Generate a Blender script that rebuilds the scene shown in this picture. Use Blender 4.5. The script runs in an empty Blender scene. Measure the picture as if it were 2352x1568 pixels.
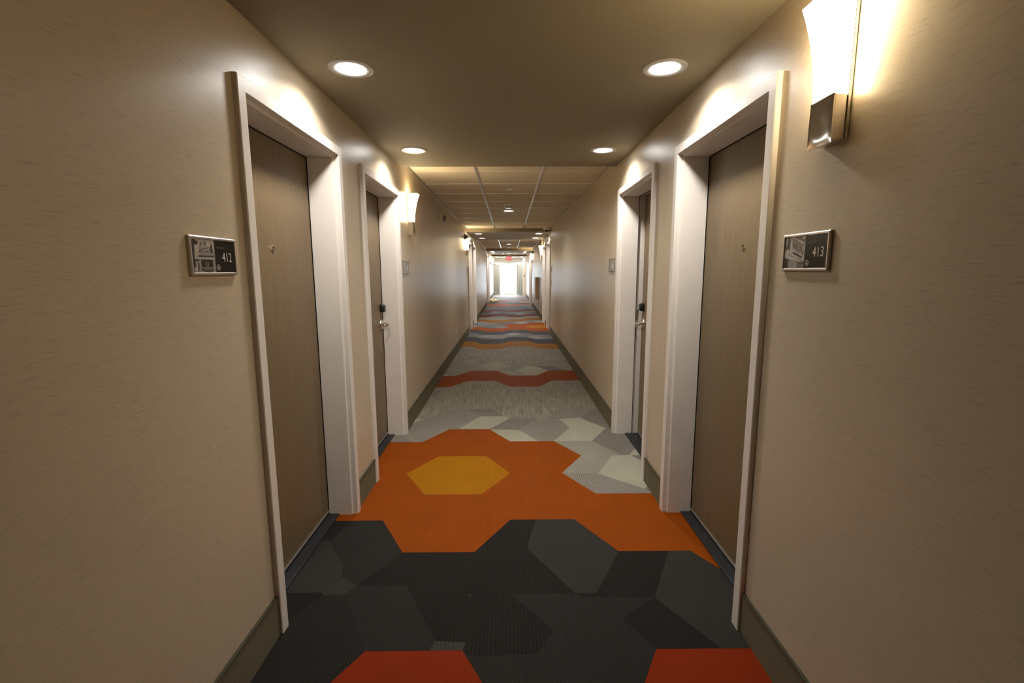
import bpy, bmesh, math, random
from mathutils import Vector, Matrix, noise
random.seed(7)
scene = bpy.context.scene
COL = scene.collection
PI = math.pi

# ---------------------------------------------------------------- constants (metres, camera foot at the origin, corridor along +Y)
EYE = 1.443
XL, XR = -0.9373, 0.9335          # wall planes
Y0, Y1 = -6.0, 28.3               # wall behind the viewer / wall with the window
SOFFIT = 2.3354

# ---------------------------------------------------------------- material helpers
def nodes(name):
    m = bpy.data.materials.new(name)
    m.use_nodes = True
    nt = m.node_tree
    b = nt.nodes['Principled BSDF']
    return m, nt, b

def N(nt, kind, **kw):
    n = nt.nodes.new(kind)
    for k, v in kw.items():
        setattr(n, k, v)
    return n

def coords(nt, scale=(1, 1, 1), rot=(0, 0, 0)):
    tc = N(nt, 'ShaderNodeTexCoord')
    mp = N(nt, 'ShaderNodeMapping')
    mp.inputs['Scale'].default_value = scale
    mp.inputs['Rotation'].default_value = rot
    nt.links.new(tc.outputs['Object'], mp.inputs['Vector'])
    return mp.outputs['Vector']

def noise_tex(nt, vec, scale=5, detail=2, rough=.5, dist=0):
    n = N(nt, 'ShaderNodeTexNoise')
    n.inputs['Scale'].default_value = scale
    n.inputs['Detail'].default_value = detail
    n.inputs['Roughness'].default_value = rough
    n.inputs['Distortion'].default_value = dist
    nt.links.new(vec, n.inputs['Vector'])
    return n.outputs['Fac']

def ramp(nt, fac, stops):
    r = N(nt, 'ShaderNodeValToRGB')
    e = r.color_ramp.elements
    while len(e) < len(stops):
        e.new(.5)
    for i, (p, c) in enumerate(stops):
        e[i].position = p
        e[i].color = (*c, 1) if len(c) == 3 else c
    nt.links.new(fac, r.inputs['Fac'])
    return r.outputs['Color']

def maprange(nt, v, a, b, c, d):
    n = N(nt, 'ShaderNodeMapRange')
    for k, x in zip(('From Min', 'From Max', 'To Min', 'To Max'), (a, b, c, d)):
        n.inputs[k].default_value = x
    nt.links.new(v, n.inputs['Value'])
    return n.outputs['Result']

def math_(nt, op, a, b=None):
    n = N(nt, 'ShaderNodeMath', operation=op)
    for i, x in enumerate((a, b)):
        if x is None:
            continue
        if isinstance(x, (int, float)):
            n.inputs[i].default_value = x
        else:
            nt.links.new(x, n.inputs[i])
    return n.outputs[0]

def mul_color(nt, col, fac):
    n = N(nt, 'ShaderNodeVectorMath', operation='SCALE')
    if isinstance(col, tuple):
        n.inputs[0].default_value = col
    else:
        nt.links.new(col, n.inputs[0])
    nt.links.new(fac, n.inputs['Scale'])
    return n.outputs[0]

def bump(nt, b, h, strength=.2, dist=.001):
    n = N(nt, 'ShaderNodeBump')
    n.inputs['Strength'].default_value = strength
    n.inputs['Distance'].default_value = dist
    nt.links.new(h, n.inputs['Height'])
    nt.links.new(n.outputs['Normal'], b.inputs['Normal'])

def plain(name, col, rough=.5, metal=0., spec=.5, var=.06, scale=30, bmp=0):
    m, nt, b = nodes(name)
    b.inputs['Roughness'].default_value = rough
    b.inputs['Metallic'].default_value = metal
    b.inputs['Specular IOR Level'].default_value = spec
    v = coords(nt)
    f = noise_tex(nt, v, scale, 3)
    c = mul_color(nt, col, maprange(nt, f, .25, .75, 1 - var, 1 + var))
    nt.links.new(c, b.inputs['Base Color'])
    if bmp:
        bump(nt, b, noise_tex(nt, v, 600, 2), bmp, .0005)
    return m

def emissive(name, col, strength, base=(.9, .9, .9)):
    m, nt, b = nodes(name)
    v = coords(nt)
    f = noise_tex(nt, v, 20, 1)
    nt.links.new(mul_color(nt, base, maprange(nt, f, .2, .8, .97, 1.0)), b.inputs['Base Color'])
    b.inputs['Roughness'].default_value = .4
    b.inputs['Emission Color'].default_value = (*col, 1)
    b.inputs['Emission Strength'].default_value = strength
    return m

# --- wallpaper: beige, short wavy dark strokes running mostly level
def make_wallpaper():
    m, nt, b = nodes('grasscloth_wallpaper')
    tc = N(nt, 'ShaderNodeTexCoord')
    warp = N(nt, 'ShaderNodeTexNoise')
    warp.inputs['Scale'].default_value = 9
    warp.inputs['Detail'].default_value = 2
    nt.links.new(tc.outputs['Object'], warp.inputs['Vector'])
    off = N(nt, 'ShaderNodeVectorMath', operation='MULTIPLY_ADD')
    nt.links.new(warp.outputs['Color'], off.inputs[0])
    off.inputs[1].default_value = (.0, .02, .028)
    nt.links.new(tc.outputs['Object'], off.inputs[2])
    def strokes(sy, sz, lo, hi):
        mp = N(nt, 'ShaderNodeMapping')
        mp.inputs['Scale'].default_value = (sy, sy, sz)
        nt.links.new(off.outputs[0], mp.inputs['Vector'])
        return maprange(nt, noise_tex(nt, mp.outputs['Vector'], 1.0, 3, .6), lo, hi, 0, 1)
    s1 = strokes(20, 330, .34, .445)
    s2 = strokes(60, 800, .32, .60)
    s = math_(nt, 'MULTIPLY', s1, math_(nt, 'ADD', math_(nt, 'MULTIPLY', s2, .4), .6))
    big = noise_tex(nt, tc.outputs['Object'], 2.0, 3)
    f = math_(nt, 'MULTIPLY', maprange(nt, s, 0, 1, .80, 1.02), maprange(nt, big, .2, .8, .96, 1.04))
    nt.links.new(mul_color(nt, WALLCOL, f), b.inputs['Base Color'])
    b.inputs['Roughness'].default_value = .36
    b.inputs['Specular IOR Level'].default_value = .55
    bump(nt, b, s, .14, .0006)
    return m
WALLCOL = (.50, .416, .297)

def make_carpet():
    m, nt, b = nodes('hexagon_carpet')
    tc = N(nt, 'ShaderNodeTexCoord')
    O = tc.outputs['Object']
    ca = N(nt, 'ShaderNodeAttribute', attribute_name='tint')
    st = N(nt, 'ShaderNodeAttribute', attribute_name='streak')
    rb = N(nt, 'ShaderNodeAttribute', attribute_name='rib')
    pile = noise_tex(nt, O, 420, 2, .7)
    mott = noise_tex(nt, O, 4, 3)
    f = math_(nt, 'MULTIPLY', maprange(nt, pile, .25, .75, .74, 1.26), maprange(nt, mott, .25, .75, .93, 1.07))
    mp = N(nt, 'ShaderNodeMapping')
    mp.inputs['Scale'].default_value = (95, 2.6, 1)
    nt.links.new(O, mp.inputs['Vector'])
    sk = maprange(nt, noise_tex(nt, mp.outputs['Vector'], 1, 2, .6), .32, .68, -.36, .36)
    f = math_(nt, 'MULTIPLY', f, math_(nt, 'ADD', math_(nt, 'MULTIPLY', sk, st.outputs['Fac']), 1))
    sep = N(nt, 'ShaderNodeSeparateXYZ')
    nt.links.new(O, sep.inputs[0])
    wob = math_(nt, 'ADD', math_(nt, 'MULTIPLY', sep.outputs['X'], 420), math_(nt, 'MULTIPLY', math_(nt, 'SINE', math_(nt, 'MULTIPLY', sep.outputs['Y'], 500)), .9))
    w = math_(nt, 'MULTIPLY', math_(nt, 'SINE', wob), rb.outputs['Fac'])
    f = math_(nt, 'MULTIPLY', f, math_(nt, 'ADD', math_(nt, 'MULTIPLY', w, .32), 1))
    nt.links.new(mul_color(nt, ca.outputs['Color'], f), b.inputs['Base Color'])
    b.inputs['Roughness'].default_value = .68
    b.inputs['Specular IOR Level'].default_value = .05
    b.inputs['Sheen Weight'].default_value = 0.0
    b.inputs['Sheen Roughness'].default_value = .4
    bump(nt, b, pile, .5, .002)
    return m

def make_veneer():
    m, nt, b = nodes('dark_wood_veneer')
    v = coords(nt, (14, 14, .9))
    f = noise_tex(nt, v, 3.0, 5, .6, .6)
    v2 = coords(nt, (160, 160, 6))
    g = noise_tex(nt, v2, 1.2, 3, .6)
    c = ramp(nt, f, [(.2, (.118, .080, .040)), (.5, (.145, .101, .052)), (.8, (.172, .122, .065))])
    nt.links.new(mul_color(nt, c, maprange(nt, g, .3, .7, .92, 1.07)), b.inputs['Base Color'])
    b.inputs['Roughness'].default_value = .42
    b.inputs['Specular IOR Level'].default_value = .4
    bump(nt, b, g, .06, .0005)
    return m

def make_tile():
    m, nt, b = nodes('acoustic_ceiling_tile')
    v = coords(nt)
    f = noise_tex(nt, v, 160, 3, .7)
    nt.links.new(mul_color(nt, (.80, .72, .58), maprange(nt, f, .3, .7, .9, 1.08)), b.inputs['Base Color'])
    b.inputs['Roughness'].default_value = .95
    bump(nt, b, f, .4, .002)
    return m

def make_linen():
    m, nt, b = nodes('crumpled_linen')
    v = coords(nt)
    f = noise_tex(nt, v, 14, 2)
    c = ramp(nt, f, [(.35, (.72, .62, .42)), (.55, (.80, .74, .60)), (.68, (.45, .38, .22))])
    nt.links.new(c, b.inputs['Base Color'])
    b.inputs['Roughness'].default_value = .9
    return m

def make_curtain():
    m, nt, b = nodes('pale_grey_curtain_cloth')
    v = coords(nt, (60, 60, 400))
    f = noise_tex(nt, v, 3, 2)
    nt.links.new(mul_color(nt, (.52, .53, .50), maprange(nt, f, .3, .7, .92, 1.06)), b.inputs['Base Color'])
    b.inputs['Roughness'].default_value = .9
    return m

M = {}
M['wall'] = make_wallpaper()
M['carpet'] = make_carpet()
M['veneer'] = make_veneer()
M['tile'] = make_tile()
M['linen'] = make_linen()
M['curtain'] = make_curtain()
M['soffit'] = plain('taupe_ceiling_paint', (.27, .23, .155), .7, spec=.25, var=.04, scale=60, bmp=.15)
M['frame'] = plain('off_white_frame_paint', (.67, .615, .555), .36, spec=.4, var=.03, scale=8)
M['endpaint'] = plain('pale_end_wall_paint', (.66, .68, .66), .5, var=.03)
M['basecloth'] = plain('olive_carpet_base', (.145, .127, .080), .95, spec=.1, var=.3, scale=260, bmp=.6)
M['binding'] = plain('dark_olive_binding', (.05, .045, .025), .8, spec=.2, var=.2, scale=200)
M['rubber'] = plain('black_rubber', (.012, .013, .015), .55, spec=.4, var=.25, scale=40)
M['gasket'] = plain('black_seal', (.004, .004, .004), .8, spec=.2)
M['aluminium'] = plain('satin_aluminium', (.50, .47, .44), .38, metal=.85, var=.05, scale=80)
M['chrome'] = plain('polished_chrome', (.82, .80, .78), .07, metal=1, var=.02)
M['nickel'] = plain('satin_nickel', (.62, .57, .50), .25, metal=1, var=.04)
M['blackplastic'] = plain('black_plastic', (.012, .012, .013), .3, spec=.5)
M['white'] = plain('white_plastic', (.72, .70, .66), .4, var=.03)
M['trimwhite'] = plain('white_light_trim', (.62, .60, .57), .35, var=.03)
M['beige'] = plain('beige_plastic', (.76, .68, .60), .4, var=.03)
M['lensclear'] = plain('clear_strobe_dome', (.20, .17, .13), .10, spec=.8, var=.3, scale=60)
M['tee'] = plain('grey_tee_bar', (.46, .44, .41), .26, metal=.6, var=.04)
M['crosstee'] = plain('cream_cross_tee', (.82, .76, .62), .4, var=.04)
M['led'] = emissive('led_lens', (1.0, .97, .92), 40)
M['shade'] = emissive('frosted_sconce_glass', (1.0, .78, .47), 48)
M['signblack'] = plain('black_sign_print', (.006, .005, .004), .3, spec=.22, var=.1)
M['ink'] = plain('pale_sign_lettering', (.70, .62, .52), .5, var=.03)
M['dimink'] = plain('dim_sign_lettering', (.12, .10, .07), .5, var=.03)
GREY = []
for k, g in enumerate((.015, .06, .14, .26, .42)):
    GREY.append(plain('photo_print_grey_%s' % 'abcde'[k], (g * 1.05, g * .95, g * .87), .3, var=.35, scale=180))
M['signsheen'] = plain('grey_sign_sheen', (.22, .21, .19), .3, var=.25, scale=25)  # sign face with its reflected sheen put into the grey
M['exitred'] = emissive('exit_red_face', (1.0, .05, .08), .75, base=(.7, .05, .06))
M['exitletter'] = emissive('exit_pale_letter', (1.0, .55, .50), 1.2, base=(.9, .7, .66))
M['brown'] = plain('tan_painted_metal', (.42, .31, .20), .5, var=.04)
M['speck'] = plain('dark_speck', (.01, .01, .01), .9)
M['lint'] = plain('orange_lint', (.6, .32, .04), .9)
m, nt, b = nodes('window_glass')
b.inputs['Transmission Weight'].default_value = 1
b.inputs['Roughness'].default_value = 0
b.inputs['IOR'].default_value = 1.01
nt.links.new(mul_color(nt, (1, 1, 1), maprange(nt, noise_tex(nt, coords(nt), 2, 1), 0, 1, .99, 1)), b.inputs['Base Color'])
M['glass'] = m

# ---------------------------------------------------------------- object helpers
def obj(name, bm, mat, parent=None, smooth=False):
    me = bpy.data.meshes.new(name)
    bmesh.ops.recalc_face_normals(bm, faces=bm.faces[:])
    bm.to_mesh(me)
    bm.free()
    for mt in (mat if isinstance(mat, (list, tuple)) else [mat]):
        me.materials.append(mt)
    if smooth:
        for p in me.polygons:
            p.use_smooth = True
        me.set_sharp_from_angle(angle=math.radians(40))
    o = bpy.data.objects.new(name, me)
    COL.objects.link(o)
    if parent:
        o.parent = parent
    return o

def empty(name, loc=(0, 0, 0), rz=0):
    o = bpy.data.objects.new(name, None)
    o.location = loc
    o.rotation_euler = (0, 0, rz)
    o.empty_display_size = .05
    COL.objects.link(o)
    return o

def tag(o, label, cat, group=None):
    o['label'] = label
    o['category'] = cat
    if group:
        o['group'] = group
    return o

def struct(o, label=None, cat=None):
    o['kind'] = 'structure'
    if label:
        o['label'] = label
        o['category'] = cat
    return o

def dup(root, loc=None, rz=None):
    r = root.copy()
    COL.objects.link(r)
    if loc is not None:
        r.location = loc
    if rz is not None:
        r.rotation_euler = (0, 0, rz)
    for ch in list(root.children):
        c = ch.copy()
        COL.objects.link(c)
        c.parent = r
        for g in list(ch.children):
            d = g.copy()
            COL.objects.link(d)
            d.parent = c
    return r

def box(bm, a, b, bev=0):
    x0, y0, z0 = a
    x1, y1, z1 = b
    g = bmesh.ops.create_cube(bm, size=1)
    vs = g['verts']
    for v in vs:
        v.co = Vector((x0 + (x1 - x0) * (v.co.x + .5), y0 + (y1 - y0) * (v.co.y + .5), z0 + (z1 - z0) * (v.co.z + .5)))
    if bev:
        es = list({e for v in vs for e in v.link_edges})
        bmesh.ops.bevel(bm, geom=es, offset=bev, segments=2, profile=.5, affect='EDGES')
    return bm

def newbox(a, b, bev=0):
    return box(bmesh.new(), a, b, bev)

def lathe(bm, prof, n=32, axis='z', org=(0, 0, 0)):
    """prof: list of (r, h); axis z or -y (outward from a wall)."""
    rings = []
    O = Vector(org)
    def P(r, h, t):
        c, s = r * math.cos(t), r * math.sin(t)
        return O + (Vector((c, s, h)) if axis == 'z' else Vector((c, -h, s)))
    for r, h in prof:
        if r < 1e-6:
            rings.append([bm.verts.new(P(0, h, 0))])
        else:
            rings.append([bm.verts.new(P(r, h, 2 * PI * i / n)) for i in range(n)])
    for A, B in zip(rings, rings[1:]):
        for i in range(n):
            j = (i + 1) % n
            if len(A) == 1:
                bm.faces.new((A[0], B[i], B[j]))
            elif len(B) == 1:
                bm.faces.new((A[i], A[j], B[0]))
            else:
                bm.faces.new((A[i], A[j], B[j], B[i]))
    return bm

def quad(bm, *pts, mi=0):
    f = bm.faces.new([bm.verts.new(p) for p in pts])
    f.material_index = mi
    return f

def tube(bm, pts, rad, n=12):
    rings = []
    for i, p in enumerate(pts):
        p = Vector(p)
        d = (Vector(pts[min(i + 1, len(pts) - 1)]) - Vector(pts[max(i - 1, 0)])).normalized()
        a = d.cross(Vector((0, 0, 1)))
        if a.length < .1:
            a = d.cross(Vector((1, 0, 0)))
        a.normalize()
        c = d.cross(a)
        r = rad[i] if isinstance(rad, (list, tuple)) else rad
        rx, rz = r if isinstance(r, tuple) else (r, r)
        rings.append([bm.verts.new(p + a * rx * math.cos(2 * PI * k / n) + c * rz * math.sin(2 * PI * k / n)) for k in range(n)])
    for A, B in zip(rings, rings[1:]):
        for k in range(n):
            j = (k + 1) % n
            bm.faces.new((A[k], A[j], B[j], B[k]))
    bm.faces.new(rings[0][::-1])
    bm.faces.new(rings[-1])
    return bm

def text_mesh(name, s, size, mat, parent, loc, sx=1.0, shear=None, align='CENTER', spacing=1.0):
    """flat lettering facing local -y."""
    cu = bpy.data.curves.new(name, 'FONT')
    cu.body = s
    cu.size = size
    cu.align_x = align
    cu.align_y = 'CENTER'
    cu.space_character = spacing
    cu.fill_mode = 'FRONT'
    t = bpy.data.objects.new(name + '_tmp', cu)
    COL.objects.link(t)
    bpy.context.view_layer.update()
    me = bpy.data.meshes.new_from_object(t.evaluated_get(bpy.context.evaluated_depsgraph_get()))
    bpy.data.objects.remove(t)
    bpy.data.curves.remove(cu)
    for v in me.vertices:
        x, z = v.co.x * sx, v.co.y
        if shear:
            z += shear * x
        v.co = Vector((x, 0, z))
    me.materials.clear()
    me.materials.append(mat)
    o = bpy.data.objects.new(name, me)
    COL.objects.link(o)
    o.parent = parent
    o.location = loc
    return o

RZ = {'L': PI / 2, 'R': -PI / 2}
def wall_x(side):
    return XL if side == 'L' else XR
def at_wall(name, side, y, z):
    """an Empty on a wall: local x = right as seen from the corridor, -y = out of the wall, z = up."""
    return empty(name, (wall_x(side), y, z), RZ[side])

# ---------------------------------------------------------------- vestibules, doors
# (side, casing near edge y, casing far edge y)
DOORS = []
OFFS = [0, 9.2, 18.15]
for k, off in enumerate(OFFS):
    for side in 'LR':
        DOORS.append((side, 1.728 + off, 2.742 + off, k))
        DOORS.append((side, 3.115 + off, 4.140 + off, k))
DOORS.append(('R', 26.15, 27.18, 3))
CAS, HEAD = .051, 2.060          # casing face width, head height at the casing's inner edge
STOPD = .148                     # stop depth behind the wall plane

def openings(side):
    return sorted((a + .025, b - .025) for s, a, b, k in DOORS if s == side)

def build_wall(side):
    X = wall_x(side)
    out = -1 if side == 'L' else 1
    bm = bmesh.new()
    TOP, OT = 2.62, HEAD + .03
    D = X + out * .42
    y = Y0
    for a, b in openings(side):
        quad(bm, (X, y, 0), (X, a, 0), (X, a, TOP), (X, y, TOP))
        quad(bm, (X, a, OT), (X, b, OT), (X, b, TOP), (X, a, TOP))
        quad(bm, (X, a, 0), (D, a, 0), (D, a, OT), (X, a, OT))
        quad(bm, (X, b, 0), (D, b, 0), (D, b, OT), (X, b, OT))
        quad(bm, (X, a, OT), (D, a, OT), (D, b, OT), (X, b, OT))
        quad(bm, (D, a, 0), (D, b, 0), (D, b, OT), (D, a, OT))  # unseen closed niche, added to keep sky light from leaking past the leaf
        y = b
    quad(bm, (X, y, 0), (X, Y1, 0), (X, Y1, TOP), (X, y, TOP))
    bmesh.ops.remove_doubles(bm, verts=bm.verts[:], dist=1e-5)
    return bm
struct(obj('wall_left', build_wall('L'), M['wall']), 'beige papered corridor wall carrying the 412 sign', 'wall')
struct(obj('wall_right', build_wall('R'), M['wall']), 'beige papered corridor wall carrying the 413 sign', 'wall')
bm = bmesh.new()
quad(bm, (XL, Y0, 0), (XR, Y0, 0), (XR, Y0, 2.62), (XL, Y0, 2.62))
struct(obj('wall_near', bm, M['wall']), 'beige papered wall closing the corridor behind the viewer', 'wall')
# end wall with the window opening
WX0, WX1, WZ0, WZ1 = -.80, .70, .03, 1.86
bm = bmesh.new()
for x0, x1, z0, z1 in ((XL, WX0, 0, 2.62), (WX1, XR, 0, 2.62), (WX0, WX1, 0, WZ0), (WX0, WX1, WZ1, 2.62)):
    quad(bm, (x0, Y1, z0), (x1, Y1, z0), (x1, Y1, z1), (x0, Y1, z1))
for x in (WX0, WX1):
    quad(bm, (x, Y1, WZ0), (x, Y1 + .18, WZ0), (x, Y1 + .18, WZ1), (x, Y1, WZ1))
for z in (WZ0, WZ1):
    quad(bm, (WX0, Y1, z), (WX1, Y1, z), (WX1, Y1 + .18, z), (WX0, Y1 + .18, z))
struct(obj('wall_far', bm, M['endpaint']), 'pale end wall around the bright curtained window', 'wall')

# ---------------------------------------------------------------- ceilings
def soffit(y0, y1, z, ztile0, ztile1, lab):
    bm = bmesh.new()
    quad(bm, (XL, y0, z), (XR, y0, z), (XR, y1, z), (XL, y1, z))
    if ztile0:
        quad(bm, (XL, y0, z), (XR, y0, z), (XR, y0, ztile0 + .1), (XL, y0, ztile0 + .1))
    if ztile1:
        quad(bm, (XL, y1, z), (XR, y1, z), (XR, y1, ztile1 + .1), (XL, y1, ztile1 + .1))
    bmesh.ops.remove_doubles(bm, verts=bm.verts[:], dist=1e-5)
    return struct(obj('ceiling', bm, M['soffit']), lab, 'ceiling')
S = [(Y0, 4.31, SOFFIT), (10.78, 13.45, 2.292), (19.75, 22.45, 2.250), (25.75, Y1, 2.190)]
T = [(4.31, 10.78, 2.405, 2.368), (13.45, 19.75, 2.352, 2.335), (22.45, 25.75, 2.305, 2.285)]
soffit(S[0][0], S[0][1], S[0][2], None, T[0][2], 'smooth taupe soffit with four downlights over doors 412 and 413')
soffit(S[1][0], S[1][1], S[1][2], T[0][3], T[1][2], 'taupe soffit with four downlights behind the dome camera')
soffit(S[2][0], S[2][1], S[2][2], T[1][3], T[2][2], 'taupe soffit with four small downlights, third along the corridor')
soffit(S[3][0], S[3][1], S[3][2], T[2][3], None, 'dark fronted soffit just behind the exit sign')
for k, (ya, yb, za, zb) in enumerate(T):
    zz = lambda y: za + (zb - za) * (y - ya) / (yb - ya)
    bm = bmesh.new()
    quad(bm, (XL, ya, za), (XR, ya, za), (XR, yb, zb), (XL, yb, zb))
    c = struct(obj('ceiling', bm, M['tile']), ('first tiled ceiling stretch, with the large smoke detector', 'second tiled ceiling stretch, with the air vent', 'last tiled ceiling stretch, in front of the exit sign')[k], 'ceiling')
    bm = bmesh.new()
    def bar(x0, x1, y0, y1, h):
        pts = []
        for z in (h, -.004):
            pts += [(x0, y0, zz(y0) - z), (x1, y0, zz(y0) - z), (x1, y1, zz(y1) - z), (x0, y1, zz(y1) - z)]
        vs = [bm.verts.new(p) for p in pts]
        for f in ((0, 1, 2, 3), (4, 5, 6, 7), (0, 1, 5, 4), (1, 2, 6, 5), (2, 3, 7, 6), (3, 0, 4, 7)):
            bm.faces.new([vs[i] for i in f])
    for x in (-.318, .318):
        bar(x - .011, x + .011, ya, yb, .006)
    bar(XL, XL + .012, ya, yb, .006)
    bar(XR - .012, XR, ya, yb, .006)
    obj('main_tee', bm, M['tee'], c)
    bm = bmesh.new()
    y = ya + .53
    while y < yb - .1:
        bar(XL, XR, y - .008, y + .008, .005)
        y += .652
    obj('cross_tee', bm, M['crosstee'], c)

# ---------------------------------------------------------------- carpet floor
HS = .6466
HA = HS / math.sqrt(3)
LX, LY = -.5608, 1.6376
BANDS = {
 0: [(-40, 'char'), (-8, 'rust'), (-6, 'char'), (-2, 'rust'), (0, 'char'), (2, 'orange'), (4, 'amber'), (6, 'orange'), (8, 'light'), (10, 'streak'), (14, 'rust2'), (16, 'light'), (18, 'streak'), (22, 'amber'), (24, 'rib'), (26, 'grey'), (28, 'rib'), (30, 'orange'), (32, 'dusk'), (36, 'amber'), (38, 'speck'), (42, 'rust'), (44, 'dusk'), (48, 'rust'), (50, 'slate'), (54, 'orange'), (56, 'rust'), (58, 'orange'), (60, 'char'), (62, 'light'), (64, 'rust'), (68, 'light'), (70, 'slate'), (76, 'rust'), (78, 'dusk'), (82, 'light')],
 1: [(-41, 'char'), (3, 'orange'), (7, 'light'), (9, 'streak'), (13, 'rust2'), (15, 'light'), (17, 'streak'), (23, 'amber'), (25, 'rib'), (27, 'grey'), (29, 'rib'), (31, 'orange'), (35, 'dusk'), (37, 'amber'), (39, 'speck'), (41, 'rust'), (43, 'dusk'), (47, 'rust'), (49, 'slate'), (55, 'orange'), (59, 'char'), (63, 'light'), (65, 'rust'), (67, 'light'), (69, 'slate'), (75, 'rust'), (77, 'dusk'), (81, 'light')],
 2: [(-40, 'char'), (-8, 'rust'), (-6, 'char'), (-2, 'rust'), (0, 'char'), (2, 'orange'), (4, 'light'), (10, 'streak'), (14, 'rust2'), (16, 'light'), (18, 'streak'), (22, 'amber'), (24, 'rib'), (26, 'grey'), (28, 'rib'), (30, 'orange'), (32, 'amber'), (34, 'orange'), (36, 'dusk'), (38, 'amber'), (40, 'speck'), (42, 'rust'), (44, 'dusk'), (48, 'rust'), (50, 'slate'), (58, 'orange'), (60, 'char'), (62, 'light'), (66, 'rust'), (68, 'light'), (70, 'slate'), (76, 'rust'), (78, 'dusk'), (82, 'light')],
 -1: [(-41, 'char'), (3, 'orange'), (7, 'light'), (9, 'streak'), (13, 'rust2'), (15, 'light'), (17, 'streak'), (23, 'amber'), (25, 'rib'), (27, 'grey'), (29, 'rib'), (31, 'orange'), (33, 'dusk'), (37, 'amber'), (39, 'speck'), (41, 'rust'), (43, 'dusk'), (47, 'rust'), (49, 'slate'), (55, 'orange'), (59, 'char'), (63, 'light'), (65, 'rust'), (67, 'light'), (69, 'slate'), (75, 'rust'), (77, 'dusk'), (81, 'light')],
}
BANDS[3] = [(-41, 'char'), (1, 'orange'), (5, 'light')] + [t for t in BANDS[1] if t[0] >= 9]
BANDS[-2] = [t for t in BANDS[0] if t != (4, 'amber') and t != (6, 'orange')]
TINT = {
 'rust': [(.155, .016, .0015)], 'rust2': [(.175, .034, .002)], 'orange': [(.18, .036, .001)], 'amber': [(.235, .092, .001)],
 'char': [(.011, .0095, .0078), (.019, .0172, .0148), (.027, .025, .0215), (.0145, .013, .011)],
 'light': [(.27, .255, .195), (.155, .14, .115), (.225, .21, .165), (.13, .117, .097), (.185, .17, .137)],
 'streak': [(.185, .168, .13)],
 'rib': [(.035, .035, .037)],
 'grey': [(.15, .14, .14), (.11, .105, .10), (.185, .175, .175), (.10, .098, .095)],
 'dusk': [(.11, .11, .105), (.19, .20, .19), (.075, .078, .075), (.15, .15, .15)],
 'slate': [(.11, .125, .14)],
 'speck': [(.25, .24, .20)],
}
STREAK = {'streak': 1.0, 'speck': .8, 'slate': .5}
def hex_at(cx, cy):
    """corners of a hexagon with flat sides top and bottom, lattice units (x in sides, y in half heights)"""
    return [(cx - .5, cy + 1), (cx + .5, cy + 1), (cx + 1, cy), (cx + .5, cy - 1), (cx - .5, cy - 1), (cx - 1, cy)]
def clip(poly, q):
    """clip convex poly by convex q (both clockwise)"""
    for i in range(len(q)):
        ax, ay = q[i]
        bx, by = q[(i + 1) % len(q)]
        side = lambda p: (bx - ax) * (p[1] - ay) - (by - ay) * (p[0] - ax)
        res = []
        for k in range(len(poly)):
            p, r = poly[k], poly[(k + 1) % len(poly)]
            sp, sr = side(p), side(r)
            if sp <= 1e-9:
                res.append(p)
            if (sp < -1e-9 and sr > 1e-9) or (sp > 1e-9 and sr < -1e-9):
                t = sp / (sp - sr)
                res.append((p[0] + (r[0] - p[0]) * t, p[1] + (r[1] - p[1]) * t))
        poly = res
        if len(poly) < 3:
            return []
    return poly
def hsh(*a):
    x = 1469598103
    for v in a:
        x = ((x ^ (int(v) * 7919 + 101)) * 16777619) & 0xffffffff
    x ^= x >> 15
    x = (x * 2246822519) & 0xffffffff
    return x ^ (x >> 13)
FX0, FX1 = (-1.42 - LX) / HA, (1.42 - LX) / HA
FY0, FY1 = (Y0 - LY) / (HS / 2), (Y1 + .05 - LY) / (HS / 2)
FRAME = [(FX0, FY1), (FX1, FY1), (FX1, FY0), (FX0, FY0)]
bm = bmesh.new()
tints, streaks, ribs = [], [], []
SUB = .73
for c in range(-2, 4):
    rows = range(-30, 90)
    for r in rows:
        cy = r
        if (cy - (1 if c % 2 == 0 else 0)) % 2:
            continue
        kind = None
        for js, t in BANDS[c]:
            if js <= cy - 1 + .01:
                kind = t
        base = clip(hex_at(1.5 * c + .5, cy), FRAME)
        if len(base) < 3:
            continue
        tone_n = len(TINT[kind])
        pieces = []
        if tone_n == 1:
            pieces.append((base, 0, 0))
        else:
            for oc in range(c - 2, c + 3):
                for orow in range(r - 3, r + 4):
                    if (orow - (1 if oc % 2 == 0 else 0)) % 2:
                        continue
                    p = clip(base, hex_at(1.5 * oc + .5 + SUB, orow))
                    if len(p) >= 3:
                        pieces.append((p, hsh(oc, orow, c, r), hsh(c, r, oc, orow, 5)))
        for p, h, h2 in pieces:
            f = bm.faces.new([bm.verts.new((LX + HA * x, LY + HS / 2 * y, 0)) for x, y in p][::-1])
            tints.append(TINT[kind][h % tone_n])
            streaks.append(STREAK.get(kind, .12))
            ribs.append(1.0 if kind == 'rib' else (.8 if kind == 'char' and h2 % 2 else (.35 if kind in ('grey', 'light', 'char') else 0)))
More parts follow.
